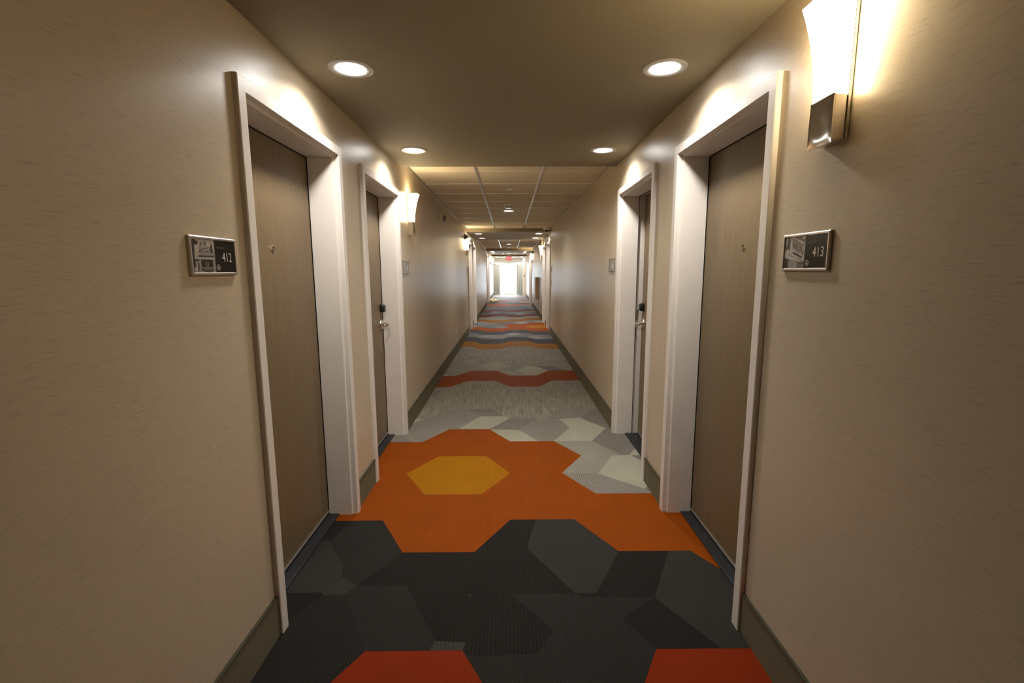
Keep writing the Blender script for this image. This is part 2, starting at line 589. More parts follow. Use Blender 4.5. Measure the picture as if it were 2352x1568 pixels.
# printed shapes in the charcoal and pale bands nearest the doors, lattice units: (tint, rib, corners)
DK, DM, DL_, DX = (.0115, .0100, .0082), (.0165, .0150, .0128), (.0235, .0216, .0185), (.034, .032, .0285)
PD, PM, PL, PX = (.138, .125, .106), (.19, .175, .143), (.262, .248, .190), (.165, .15, .126)
SHAPES = [
 (DK, .9, [(1, 2), (1.5, 3), (1.9, 3), (1.73, 2.1), (2.28, 1), (1.5, 1)]),
 (DL_, .3, [(1.73, 2.1), (1.9, 3), (2.5, 3), (3, 2), (2.54, 1), (2.28, 1)]),
 (DK, .8, [(3, 2), (3.7, 2), (3.22, .9), (2.34, .92), (2.28, 1), (2.54, 1)]),
 (DL_, .3, [(3.7, 2), (4, 2), (4.5, 1), (4, 0), (3.67, 0), (3.22, .9)]),
 (DK, .5, [(3.22, .9), (3.67, 0), (3, 0), (2.75, .5)]),
 (DK, .8, [(0, 2), (1, 2), (1.5, 1), (1.03, .12), (.7, .15), (.2, 1.2), (-.4, 1.2)]),
 (DX, .6, [(.66, 0), (.7, .15), (1.03, .12), (1, 0)]),
 (DM, .3, [(-.42, 1.19), (.2, 1.2), (.7, .15), (.66, 0), (0, 0), (-.5, 1)]),
 (DM, .5, [(-.84, 3), (-.5, 3), (0, 2), (-.4, 1.19), (-.64, 1.38), (-.73, 1.68), (-1.13, 2.35)]),
 (DL_, .3, [(-1.45, 2.5), (-1.13, 2.35), (-.73, 1.68), (-.64, 1.4), (-.78, 1.05), (-1.45, 1.05)]),
 (DK, .8, [(-1.45, 1.05), (-.78, 1.05), (-1.02, .6), (-1.45, .2)]),
 (DM, .45, [(1.5, 1), (2.28, 1), (2.34, .92), (3.22, .9), (2.75, .5), (3, 0), (2.5, -1), (1.5, -1), (1.06, -.08), (1.76, -.07), (1.97, .3)]),
 (DK, .9, [(1.03, .12), (1.5, 1), (1.97, .3), (1.76, -.07), (1.03, -.07)]),
 (PD, .3, [(.33, 10), (1, 10), (1.37, 9.2), (.72, 9.2)]),
 (PX, .3, [(-.49, 9.05), (-.23, 9.95), (.31, 10), (.72, 9.2), (.23, 8.1), (-.1, 8.1)]),
 (PL, .15, [(.23, 8.03), (.72, 9.2), (1.37, 9.2), (1.5, 9), (1, 8)]),
 (PD, .3, [(1, 8), (1.5, 9), (2.22, 9), (1.73, 7.9)]),
 (PL, .15, [(1.03, 7.9), (1.73, 7.9), (2.15, 7), (1.5, 7)]),
 (PX, .3, [(1.73, 7.9), (2.22, 9), (2.77, 8.9), (3, 8.1), (2.5, 7), (2.15, 7)]),
 (PX, .3, [(2.52, 9), (3.05, 10), (3.9, 10), (3.35, 9)]),
 (PD, .3, [(3.35, 9), (3.9, 10), (4.5, 9), (3.86, 8.05)]),
 (PL, .15, [(2.77, 8.9), (3.35, 9), (3.87, 8.03), (3.37, 7), (2.5, 7), (3, 8.1)]),
 (PD, .35, [(3.37, 7), (3.87, 8.03), (4.5, 8.1), (4.36, 6.7), (4.03, 6.03), (3.83, 6.03)]),
 (PM, .2, [(2.5, 7), (3.37, 7), (3.83, 6), (3, 6)]),
 (PM, .6, [(2.5, 5), (3, 6), (3.66, 6), (3.19, 4.95)]),
 (PX, .8, [(2.5, 5), (3.19, 4.95), (3.69, 4), (3, 4)]),
 (PL, .2, [(3.66, 6), (4.04, 6), (4.5, 5), (3.9, 4.2), (3.19, 4.95)]),
 (PX, .6, [(3.19, 4.95), (3.9, 4.2), (4, 4), (3.69, 4)]),
 (PL, .2, [(4.03, 6.03), (4.36, 6.7), (4.5, 6.4), (4.3, 6)]),
 (PX, .3, [(-1.1, 8.3), (-.73, 9), (-.49, 9.05), (-.1, 8.1), (-.5, 7.03), (-.68, 7.03)]),
]
for tint, rib, pts in SHAPES:
    vs = [bm.verts.new((LX + HA * x, LY + HS / 2 * y, .0004)) for x, y in pts]
    f = bm.faces.new(vs)
    f.normal_update()
    if f.normal.z < 0:
        f.normal_flip()
    tints.append(tint)
    streaks.append(.12)
    ribs.append(rib)
me = bpy.data.meshes.new('floor')
bm.to_mesh(me)
bm.free()
me.materials.append(M['carpet'])
a = me.attributes.new('tint', 'FLOAT_COLOR', 'CORNER')
s_ = me.attributes.new('streak', 'FLOAT', 'FACE')
r_ = me.attributes.new('rib', 'FLOAT', 'FACE')
for i in range(len(me.polygons)):
    for li in me.polygons[i].loop_indices:
        a.data[li].color = (*tints[i], 1)
    s_.data[i].value = streaks[i]
    r_.data[i].value = ribs[i]
fl = bpy.data.objects.new('floor', me)
COL.objects.link(fl)
struct(fl, 'carpet floor with orange, rust, amber, grey and charcoal hexagon bands', 'floor')

# ---------------------------------------------------------------- carpet baseboards between the casings
BN = {'L': -1, 'R': -1}
def baseboard(side, y0, y1):
    X = wall_x(side)
    s = 1 if side == 'L' else -1
    nm = 'baseboard_left' if side == 'L' else 'baseboard_right'
    bm = newbox((min(X, X + s * .010), y0, 0), (max(X, X + s * .010), y1, .158))
    BN[side] += 1
    o = struct(obj(nm, bm, M['basecloth']), '%s stretch of olive carpet baseboard along the wall with the %s sign' % (('first', 'second', 'third', 'fourth', 'fifth', 'sixth', 'seventh', 'eighth')[BN[side]], '412' if side == 'L' else '413'), 'baseboard')
    bm = tube(bmesh.new(), [(X + s * .006, y0, .162), (X + s * .006, y1, .162)], .0068, 8)
    obj('top_binding', bm, M['binding'], o)
for side in 'LR':
    y = Y0
    for a_, b_ in sorted((a, b) for s, a, b, k in DOORS if s == side):
        if a_ - y > .05:
            baseboard(side, y, a_)
        y = b_
    baseboard(side, y, Y1 if side == 'L' else 27.75)

# ---------------------------------------------------------------- doors
def make_frame_mesh(w):
    """hollow metal frame: casing, reveal, step, stop and rabbet swept round jamb, head and jamb. w = clear width at the casing's inner edge"""
    prof = [(0, CAS), (-.017, CAS), (-.020, CAS - .003), (-.020, .003), (-.017, 0), (.008, 0), (.010, -.002), (.011, -.0115), (.0125, -.013),
            (STOPD, -.013), (STOPD, 0), (.215, 0)]
    bm = bmesh.new()
    st = []
    for d, o in prof:
        st.append([bm.verts.new(p) for p in ((-w / 2 - o, d, 0), (-w / 2 - o, d, HEAD + o), (w / 2 + o, d, HEAD + o), (w / 2 + o, d, 0))])
    for A, B in zip(st, st[1:]):
        for i in range(3):
            bm.faces.new((A[i], A[i + 1], B[i + 1], B[i]))
    return bm

def make_lever(latch):
    """lever set and card reader on the leaf; latch = +1 when the lever sits at +x. Local origin at the rose centre on the leaf face."""
    parts = []
    bm = lathe(bmesh.new(), [(0, 0), (.041, 0), (.041, .005), (.037, .011), (.024, .014), (.0145, .018), (.0135, .056), (0, .056)], 32, 'y')
    parts.append(('lever_rose', bm, M['nickel']))
    d = -latch
    pts = [(0, -.048, 0), (d * .010, -.062, 0), (d * .035, -.071, .002), (d * .075, -.072, .003), (d * .110, -.064, .001), (d * .122, -.056, -.001)]
    bm = tube(bmesh.new(), pts, [(.012, .012), (.013, .012), (.010, .012), (.008, .012), (.007, .012), (.005, .009)], 14)
    parts.append(('lever_handle', bm, M['nickel']))
    return parts

PRO = {}
def make_door(k, side, a, b, latch_far, ajar=0):
    name = 'door_%d' % k
    w = (b - a) - 2 * CAS
    root = empty(name, (wall_x(side), (a + b) / 2, 0), RZ[side])
    struct(root)
    fr = obj('door_frame', make_frame_mesh(w), M['frame'], root, smooth=False)
    # black seal in the stop corner
    bm = bmesh.new()
    g = .004
    for x0, x1, z0, z1 in ((-w / 2 - 0, -w / 2 + .013 + g, 0, HEAD - .013), (w / 2 - .013 - g, w / 2, 0, HEAD - .013), (-w / 2, w / 2, HEAD - .013 - g, HEAD)):
        box(bm, (x0, STOPD - .001, z0), (x1, STOPD + .003, z1))
    obj('door_seal', bm, M['gasket'], fr)
    bm = newbox((-w / 2 + .013, .088, 0), (w / 2 - .013, .24, .010), .003)
    obj('threshold', bm, M['rubber'], root)
    near = -1 if side == 'L' else 1          # local x sign of the edge nearest the viewer
    latch = -near if latch_far else near
    hinge = -latch
    lw = w - .008
    y = STOPD + .003
    # leaf built with its hinge edge at local x = 0
    leaf = obj('door_leaf', newbox((0 if hinge < 0 else -lw, 0, .012), (lw if hinge < 0 else 0, .044, HEAD - .004), .0015), M['veneer'], root)
    leaf.location = (hinge * lw / 2, y, 0)
    leaf.rotation_euler = (0, 0, -hinge * ajar)
    cx = -hinge * lw / 2
    bm = lathe(bmesh.new(), [(0, .004), (.0075, .004), (.0085, .006), (.0125, .006), (.0145, .003), (.0145, 0)], 20, 'y', (cx, 0, 1.547))
    obj('peephole', bm, M['chrome'], leaf, True)
    hx = latch * (lw - .070) if hinge * latch < 0 else 0
    hx = -hinge * (lw - .068)
    for nm, bm, mt in make_lever(latch):
        o = obj(nm, bm, mt, leaf, True)
        o.location = (hx, 0, .998)
    bm = newbox((-.030, -.040, -.034), (.030, 0, .034), .010)
    for v in bm.verts:
        if v.co.y < -.02:
            v.co.z -= .006 if v.co.z > 0 else 0
    o = obj('card_reader', bm, M['blackplastic'], leaf, True)
    o.location = (hx, 0, 1.135)
    x0, x1 = (.004, lw - .004) if hinge < 0 else (-lw + .004, -.004)
    bm = newbox((x0, -.006, .020), (x1, 0, .031), .001)
    sw = obj('door_sweep', bm, M['aluminium'], leaf)
    bm = newbox((x0, -.004, .0105), (x1, .002, .020))
    obj('sweep_seal', bm, M['gasket'], leaf)
    if ajar:
        bm = newbox((latch * (w / 2) - .0015, .152, 1.002), (latch * (w / 2) + .0005, .178, 1.105), .0005)
        obj('strike_plate', bm, M['nickel'], fr)
        bm = newbox((latch * (w / 2) - .003, .160, 1.03), (latch * (w / 2) - .0012, .170, 1.075))
        obj('strike_hole', bm, M['gasket'], fr)
    return root

LABELS = [
 'dark wood veneer door by the 412 sign, peephole showing, in an off white frame',
 'dark wood veneer door with black reader and lever, second along after 412',
 'dark wood veneer door by the 413 sign, peephole showing, in an off white frame',
 'veneer door standing slightly ajar with its strike plate showing, second along after 413',
 'third door on the 412 side, directly after the second sconce',
 'fourth door on the 412 side, between two close white frames in the second pair',
 'third door on the 413 side, just past the light switch',
 'fourth door on the 413 side, just before the flared sconce and wall cabinet',
 'fifth door on the 412 side, before the linen heap',
 'sixth door on the 412 side, next to the linen heap',
 'fifth door on the 413 side, next to the small sconce',
 'sixth door on the 413 side, past the small sconce and strobe',
 'last door on the 413 side, close to the white post and curtain',
]
n = 1
order = {}
for side, a, b, k in DOORS:
    idx = order.get((side, k), 0)
    order[(side, k)] = idx + 1
    ajar = math.radians(3.4) if (side, k, idx) == ('R', 0, 1) else 0
    d = make_door(n, side, a, b, latch_far=(idx == 1), ajar=ajar)
    struct(d, LABELS[n - 1], 'door')
    n += 1

# ---------------------------------------------------------------- recessed downlights
LAMPS = []
def lamp_disk(parent, power, r=.064, z=-.0065):
    li = bpy.data.lights.new('downlight_lamp', 'AREA')
    li.shape = 'DISK'
    li.size = 2 * r
    li.energy = power
    li.color = (1.0, .965, .915)
    li.spread = math.radians(140)
    o = bpy.data.objects.new('downlight_lamp', li)
    COL.objects.link(o)
    o.parent = parent
    o.location = (0, 0, z)
    return o
dl0 = empty('recessed_downlight', (0, 0, 0))
bm = lathe(bmesh.new(), [(.066, .012), (.066, -.001), (.070, -.0045), (.090, -.0055), (.097, -.0035), (.098, .001)], 48)
obj('trim_ring', bm, M['trimwhite'], dl0, True)
bm = lathe(bmesh.new(), [(0, -.0042), (.045, -.0038), (.0665, -.0022)], 48)
obj('light_lens', bm, M['led'], dl0, True)
lamp_disk(dl0, 1)
def downlight(x, y, z, label, group, power, first=[True]):
    o = dl0 if first[0] else dup(dl0)
    first[0] = False
    o.location = (x, y, z)
    for c in o.children:
        if c.type == 'LIGHT':
            c.data = c.data.copy()
            c.data.energy = power
    tag(o, label, 'ceiling light', group)
    return o
PW = 13.0
pos = [((-.702, 2.281), (-.709, 3.735)), ((.699, 2.281), (.709, 3.745))]
txt = {(0, 0): 'large round recessed downlight over the 412 door in the first soffit',
       (0, 1): 'round recessed downlight over the second door past 412, first soffit',
       (1, 0): 'large round recessed downlight over the 413 door in the first soffit',
       (1, 1): 'round recessed downlight over the ajar door past 413, first soffit'}
for i in (0, 1):
    for j in (0, 1):
        x, y = pos[i][j]
        downlight(x, y, SOFFIT, txt[(i, j)], 'downlights in the first soffit', PW)
nm = ['second', 'third', 'last']
ys = [(11.33, 12.82), (20.45, 21.95), (26.35, 27.7)]
for k in range(3):
    for i, x in enumerate((-.71, .685)):
        for j in (0, 1):
            lab = 'small round downlight in the %s soffit, %s row, on the side of door %s' % (nm[k], ('front', 'rear')[j], ('412', '413')[i])
            downlight(x, ys[k][j], S[k + 1][2], lab, 'downlights in the %s soffit' % nm[k], PW)
def tz(k, y):
    ya, yb, za, zb = T[k]
    return za + (zb - za) * (y - ya) / (yb - ya)
downlight(-.007, 7.81, tz(0, 7.81), 'single round downlight in the first tiled ceiling, just past the smoke detector', 'downlights in the tiled ceilings', PW * .8)
downlight(-.012, 16.7, tz(1, 16.7), 'single round downlight in the second tiled ceiling, beside its smoke detector', 'downlights in the tiled ceilings', PW * .8)
downlight(-.02, 24.1, tz(2, 24.1), 'single round downlight in the last tiled ceiling, just before the exit sign', 'downlights in the tiled ceilings', PW * .8)

# ---------------------------------------------------------------- wall sconces
def make_sconce():
    r = empty('wall_sconce')
    W = .052
    bm = newbox((-W, -.012, -.165), (W, 0, .205), .002)
    obj('back_plate', bm, M['chrome'], r)
    bm = newbox((-W + .002, -.044, -.166), (W - .002, -.0122, -.046), .0015)
    obj('lamp_base', bm, M['chrome'], r)
    # pillowed chrome plate
    bm = bmesh.new()
    n = 12
    g = [[bm.verts.new((-W + 2 * W * i / n, -.0490 - .0016 * (1 - (2 * i / n - 1) ** 4) * (1 - (2 * j / n - 1) ** 4) - .0007 * math.sin(5.2 * i / n + 4 * j / n), -.172 + .128 * j / n)) for i in range(n + 1)] for j in range(n + 1)]
    for j in range(n):
        for i in range(n):
            bm.faces.new((g[j][i], g[j][i + 1], g[j + 1][i + 1], g[j + 1][i]))
    rim = g[0] + [row[-1] for row in g[1:]] + g[-1][-2::-1] + [row[0] for row in g[-2:0:-1]]
    back = [bm.verts.new((v.co.x, -.0442, v.co.z)) for v in rim]
    for i in range(len(rim)):
        j = (i + 1) % len(rim)
        bm.faces.new((rim[i], rim[j], back[j], back[i]))
    bm.faces.new(back)
    obj('front_plate', bm, M['chrome'], r, True)
    # flared frosted glass: straight back, front sweeping outwards towards the top
    bm = bmesh.new()
    prof = []
    for i in range(9):
        t = i / 8
        prof.append((.047 + .016 * t + .036 * t ** 2.6, -.046 + .254 * t))
    rings = []
    for d, z in prof:
        e = .006
        rings.append([bm.verts.new(p) for p in ((-W, -.019, z), (-W, -d + e, z), (-W + e, -d, z), (W - e, -d, z), (W, -d + e, z), (W, -.019, z))])
    for A, B in zip(rings, rings[1:]):
        for i in range(6):
            j = (i + 1) % 6
            bm.faces.new((A[i], A[j], B[j], B[i]))
    bm.faces.new(rings[0])
    bm.faces.new(rings[-1])
    obj('lamp_shade', bm, M['shade'], r, True)
    return r
sc0 = make_sconce()
SC = [('R', 1.424, 1.962, 'large lit wall sconce with chrome base, beside the 413 sign and door'),
      ('L', 4.563, 1.938, 'lit wall sconce just past the second door after 412, before the strobe'),
      ('L', 10.50, 1.930, 'lit wall sconce before the second pair of doors on the 412 side'),
      ('R', 13.75, 1.925, 'lit flared sconce past the second pair of doors on the 413 side'),
      ('R', 19.55, 1.915, 'small lit sconce next to the silhouette-dark horn strobe, 413 side'),
      ('L', 22.75, 1.910, 'small lit sconce over the linen heap on the 412 side'),
      ('L', 26.6, 1.885, 'smallest lit sconce, closest to the curtains, 412 side')]
for i, (side, y, z, lab) in enumerate(SC):
    o = sc0 if i == 0 else dup(sc0)
    o.location = (wall_x(side), y, z)
    o.rotation_euler = (0, 0, RZ[side])
    tag(o, lab, 'wall light', 'flared glass sconces along the corridor')

# ---------------------------------------------------------------- room signs
SW_, SH_ = .118, .059
def sign_body(r):
    """raised aluminium frame; local x right, -y out"""
    bm = bmesh.new()
    prof = [(0, 0, 0), (0, -.008, 0), (.003, -.0105, 0), (.0075, -.0105, 0), (.0095, -.007, 0)]
    st = []
    for o, d, _ in prof:
        st.append([bm.verts.new(p) for p in ((-SW_ + o, d, -SH_ + o), (SW_ - o, d, -SH_ + o), (SW_ - o, d, SH_ - o), (-SW_ + o, d, SH_ - o))])
    for A, B in zip(st, st[1:]):
        for i in range(4):
            j = (i + 1) % 4
            bm.faces.new((A[i], A[j], B[j], B[i]))
    obj('sign_frame', bm, M['aluminium'], r)
IX, IZ = SW_ - .0095, SH_ - .0095
def sign_panel(r, x0, x1, mat, name):
    bm = newbox((x0, -.0072, -IZ), (x1, -.004, IZ))
    return obj(name, bm, mat, r)
def no_smoking(r, x, z):
    bm = bmesh.new()
    R0, R1, n = .0078, .0092, 28
    for i in range(n):
        t0, t1 = 2 * PI * i / n, 2 * PI * (i + 1) / n
        quad(bm, *[(x + rr * math.cos(t), -.0076, z + rr * math.sin(t)) for rr, t in ((R0, t0), (R1, t0), (R1, t1), (R0, t1))])
    def bar_(cx, cz, L, H, ang):
        c, s = math.cos(ang), math.sin(ang)
        quad(bm, *[(x + cx + u * c - v * s, -.0076, z + cz + u * s + v * c) for u, v in ((-L, -H), (L, -H), (L, H), (-L, H))])
    bar_(0, 0, .0078, .0007, -PI / 4)
    bar_(-.0005, -.002, .0048, .0011, 0)
    bar_(.0035, .0022, .0022, .0005, .6)
    obj('no_smoking_symbol', bm, M['ink'], r)
def print_quads(r, quads, name='photo_print'):
    bm = bmesh.new()
    for d, (pts, g) in enumerate(quads):
        quad(bm, *[(-IX + u * IX * 1.02, -.0074 - d * 2e-5, -IZ + v * 2 * IZ) for u, v in pts], mi=g)
    me_ = obj(name, bm, GREY, r)
    return me_
def rect(u0, v0, u1, v1, g, sk=0):
    return ([(u0, v0), (u1, v0 + sk), (u1, v1 + sk), (u0, v1)], g)
storefront = [rect(0, 0, 1, 1, 3), rect(.0, .62, 1, 1, 4), rect(0, 0, .12, .9, 0), rect(0, .62, .2, .98, 0), ([(.10, .78), (.22, .74), (.30, .92), (.12, .97)], 0),
 rect(.10, .45, .95, .60, 3), rect(.28, .45, .95, .52, 1), rect(.12, .50, .28, .82, 4), rect(.30, .60, .86, .78, 2), rect(.34, .70, .74, .76, 4), rect(.38, .71, .7, .735, 1), rect(.46, .615, .78, .68, 4), rect(.50, .63, .74, .66, 0),
 ([(.34, .80), (.44, .80), (.48, .90), (.40, .92)], 2), ([(.50, .82), (.62, .80), (.66, .93), (.56, .95)], 3), rect(.54, .84, .6, .91, 1), ([(.80, .62), (.93, .60), (.90, .84), (.84, .90)], 1),
 rect(.10, .40, .98, .46, 4), rect(.10, .34, .98, .40, 1), rect(.33, .05, .92, .38, 0), rect(.28, .02, .36, .40, 3), rect(.88, .0, .96, .40, 3), rect(.36, .12, .90, .15, 3), rect(.55, .15, .60, .32, 2), rect(.64, .18, .67, .30, 3), rect(.44, .0, .84, .09, 2), rect(.46, .02, .8, .06, 0),
 rect(.04, .02, .12, .14, 4), rect(.14, .04, .19, .32, 4), rect(.20, .06, .26, .28, 1), rect(.02, .14, .1, .20, 1)]
marquee = [rect(0, 0, 1, 1, 2), rect(0, 0, .22, .30, 0), rect(.0, .62, .30, 1, 1), ([(.04, .70), (.10, .72), (.14, .96), (.05, .98)], 3), ([(.14, .66), (.22, .68), (.26, .9), (.17, .96)], 0), rect(.50, .82, 1, 1, 1), ([(.84, .92), (.98, .9), (.98, 1), (.86, 1)], 4),
 ([(.26, .54), (.98, .28), (.98, .80), (.40, 1), (.28, 1)], 4), ([(.0, .36), (.98, .10), (.98, .30), (.12, .62), (.02, .52)], 4), ([(.42, .47), (.86, .30), (.86, .37), (.42, .54)], 0), ([(.2, .43), (.98, .19), (.98, .205), (.2, .45)], 1),
 rect(.22, 0, .68, .27, 3, -.02), rect(.68, 0, 1, .20, 1), rect(.72, .02, .98, .14, 2), ([(.0, .32), (.34, .22), (.36, .24), (0, .36)], 1)]
def make_sign(side, y, z, num, quads, label, parking=False):
    r = at_wall('room_sign', side, y, z)
    sign_body(r)
    sign_panel(r, -IX, 0, GREY[2], 'photo_panel')
    sign_panel(r, 0, IX, M['signblack'], 'number_panel')
    print_quads(r, quads)
    if parking:
        text_mesh('parking_lettering', 'PARKING', .050, GREY[0], r, (-.036, -.0079, .0165), .30, -.36)
    text_mesh('room_number', num, .042, M['ink'], r, (.067, -.0076, -.003), .84, spacing=1.04)
    text_mesh('welcome_lettering', 'welcome', .0135, M['dimink'], r, (.033, -.0076, .029), .95)
    no_smoking(r, .016, -.034)
    tag(r, label, 'room sign', 'room number signs')
    return r
make_sign('L', 1.531, 1.491, '412', storefront, 'silver framed room sign reading 412 with a grey street photo')
make_sign('R', 1.514, 1.497, '413', marquee, 'silver framed room sign reading 413 with a grey parking sign photo', True)
# signs further along carry nothing legible; grey sheets and pale block paint in reflections
fs = at_wall('room_sign', 'L', 4.352, 1.478)
sign_body(fs)
sign_panel(fs, -IX, 0, M['signsheen'], 'photo_panel')
sign_panel(fs, 0, IX, M['signsheen'], 'number_panel')
bm = newbox((.03, -.0078, -.028), (.085, -.0070, .006))
obj('sheen_block', bm, M['trimwhite'], fs)  # pale block paints the bright reflected spot on the sign
tag(fs, 'small silver room sign below the first sconce on the 412 side', 'room sign', 'room number signs')
for side, y, z, lab in (('R', 4.378, 1.490, 'small room sign with a painted grey sheen just past the ajar door'),
                        ('L', 10.79, 1.465, 'room sign below the sconce before the second pair of doors, 412 side'),
                        ('R', 10.72, 1.472, 'room sign above the light switch, 413 side'),
                        ('L', 13.52, 1.462, 'room sign just past the second pair of doors, 412 side'),
                        ('R', 13.60, 1.465, 'room sign below the flared sconce past the second pair of doors, 413 side'),
                        ('L', 19.72, 1.455, 'tiny room sign before the third pair of doors, 412 side'),
                        ('R', 19.72, 1.455, 'tiny room sign below the sconce by the third pair of doors, 413 side')):
    o = dup(fs, (wall_x(side), y, z), RZ[side])
    tag(o, lab, 'room sign', 'room number signs')

# ---------------------------------------------------------------- strobes, switch, outlet, cabinet
def make_strobe(side, y, z, label, dark=False):  # dark: black and tan colours imitate a strobe silhouetted against the light
    r = at_wall('mounted_strobe', side, y, z)
    bm = lathe(bmesh.new(), [(0, .0), (.062, 0), (.062, .012), (.055, .022), (.045, .026), (0, .026)], 32, 'y')
    obj('base_plate', bm, M['blackplastic'] if dark else M['beige'], r, True)
    bm = lathe(bmesh.new(), [(.042, .026), (.043, .040), (.036, .058), (.020, .069), (0, .072)], 32, 'y')
    obj('strobe_dome', bm, M['brown'] if dark else M['lensclear'], r, True)
    tag(r, label, 'alarm strobe', 'alarm strobes on the walls')
make_strobe('L', 6.74, 2.158, 'round beige alarm strobe with clear dome between the first and second sconce, 412 side')
make_strobe('L', 10.22, 2.150, 'alarm strobe coloured dark as a backlit silhouette, just above the second sconce on the 412 side', True)
make_strobe('R', 18.95, 2.145, 'alarm strobe coloured dark as a backlit silhouette, next to the small sconce on the 413 side', True)

def plate(name, side, y, z, label, cat, kind):
    r = at_wall(name, side, y, z)
    obj('cover_plate', newbox((-.036, -.006, -.059), (.036, 0, .059), .002), M['white'], r)
    if kind == 'switch':
        obj('rocker', newbox((-.017, -.011, -.034), (.017, -.006, .034), .0015), M['white'], r)
    else:
        for dz in (-.028, .028):
            s = obj('socket', newbox((-.017, -.0085, dz - .017), (.017, -.006, dz + .017), .003), M['trimwhite'], r)
            bm = bmesh.new()
            for dx in (-.006, .006):
                box(bm, (dx - .001, -.0092, dz - .002), (dx + .001, -.0084, dz + .007))
            obj('socket_slots', bm, M['gasket'], s)
    tag(r, label, cat)
plate('light_switch', 'R', 10.70, 1.178, 'white light switch plate below a room sign, 413 side', 'light switch', 'switch')
plate('wall_outlet', 'L', 8.38, .42, 'white power outlet low on the wall, 412 side', 'outlet', 'outlet')

cab = at_wall('wall_cabinet', 'R', 15.80, .515)
obj('cabinet_body', newbox((-.42, -.095, 0), (.42, 0, .705), .004), M['brown'], cab)
cd_ = obj('cabinet_door', newbox((-.418, -.105, .003), (.418, -.0955, .702), .003), M['white'], cab)
obj('latch', newbox((-.400, -.116, .30), (-.375, -.105, .33), .002), M['blackplastic'], cd_)
obj('latch', newbox((-.400, -.116, .41), (-.375, -.105, .44), .002), M['blackplastic'], cd_)
bm = bmesh.new()
for i in range(9):
    box(bm, (-.34, -.1068, .05 + i * .022), (.34, -.1045, .058 + i * .022))
obj('louvre', bm, M['aluminium'], cd_)
tag(cab, 'white shallow box cabinet with tan sides hung low on the wall, 413 side', 'cabinet')

# ---------------------------------------------------------------- things on the tiled ceilings
def cover_disc(x, y, z, label):
    bm = lathe(bmesh.new(), [(0, -.007), (.040, -.007), (.045, -.004), (.045, 0), (0, 0)], 32)
    o = obj('sprinkler_cover', bm, M['white'], None, True)
    o.location = (x, y, z)
    tag(o, label, 'sprinkler cover', 'flat round sprinkler covers')
cover_disc(.010, 5.86, tz(0, 5.86), 'flat white sprinkler cover disc in front of the smoke detector, first tiled ceiling')
cover_disc(-.007, 9.87, tz(0, 9.87), 'flat white sprinkler cover disc past the single downlight, first tiled ceiling')
def detector(x, y, z, label, mat=None):
    r = empty('smoke_detector', (x, y, z))
    bm = lathe(bmesh.new(), [(0, 0), (.080, 0), (.082, -.008), (.074, -.014), (.064, -.034), (.058, -.040)], 36)
    obj('detector_housing', bm, mat or M['white'], r, True)
    bm = lathe(bmesh.new(), [(.058, -.040), (.052, -.041), (.051, -.050), (.046, -.054), (.046, -.055), (0, -.056)], 36)
    obj('sensing_chamber', bm, M['tee'], r, True)
    tag(r, label, 'smoke detector', 'round smoke detectors')
detector(-.008, 7.08, tz(0, 7.08), 'round smoke detector in the middle of the first tiled ceiling')
detector(-.018, 17.6, tz(1, 17.6), 'round smoke detector in the middle of the second tiled ceiling', M['white'])
detector(-.024, 24.75, tz(2, 24.75), 'small smoke detector right above the exit sign', M['white'])

vent = empty('ceiling_vent', (-.02, 14.85, tz(1, 14.85)))
bm = bmesh.new()
for x0, x1, y0, y1 in ((-.15, .15, -.09, -.07), (-.15, .15, .07, .09), (-.15, -.13, -.07, .07), (.13, .15, -.07, .07)):
    box(bm, (x0, y0, -.012), (x1, y1, .001))
obj('vent_frame', bm, M['white'], vent)
bm = bmesh.new()
for i in range(7):
    y = -.06 + i * .02
    box(bm, (-.13, y - .006, -.008), (.13, y + .002, -.001))
obj('vent_slat', bm, M['trimwhite'], vent)
tag(vent, 'pale rectangular air vent in the second tiled ceiling', 'vent')

cam_t = empty('dome_camera', (.815, 10.66, tz(0, 10.66)))
bm = lathe(bmesh.new(), [(0, 0), (.080, 0), (.080, -.034), (.072, -.044), (.052, -.048)], 36)
obj('mount_base', bm, M['white'], cam_t, True)
bm = lathe(bmesh.new(), [(.052, -.048), (.050, -.052), (.042, -.053)], 36)
obj('dome_ring', bm, M['nickel'], cam_t, True)
bm = lathe(bmesh.new(), [(.046, -.048), (.046, -.062), (.038, -.084), (.020, -.095), (0, -.097)], 36)
obj('camera_dome', bm, M['blackplastic'], cam_t, True)
tag(cam_t, 'small security camera with black dome tucked against the second soffit', 'security camera')

ex = empty('exit_sign', (-.035, 25.62, 0))
obj('sign_housing', newbox((-.15, -.025, 1.985), (.15, .025, 2.175), .004), M['tee'], ex)
obj('sign_face', newbox((-.142, -.028, 1.993), (.142, -.0252, 2.167)), M['exitred'], ex)
text_mesh('exit_lettering', 'EXIT', .155, M['exitletter'], ex, (0, -.0285, 2.080), .78)
obj('ceiling_mount', newbox((-.03, -.02, 2.175), (.03, .02, tz(2, 25.62)), .003), M['white'], ex)
tag(ex, 'red lit exit sign hanging from the ceiling before the window', 'exit sign')

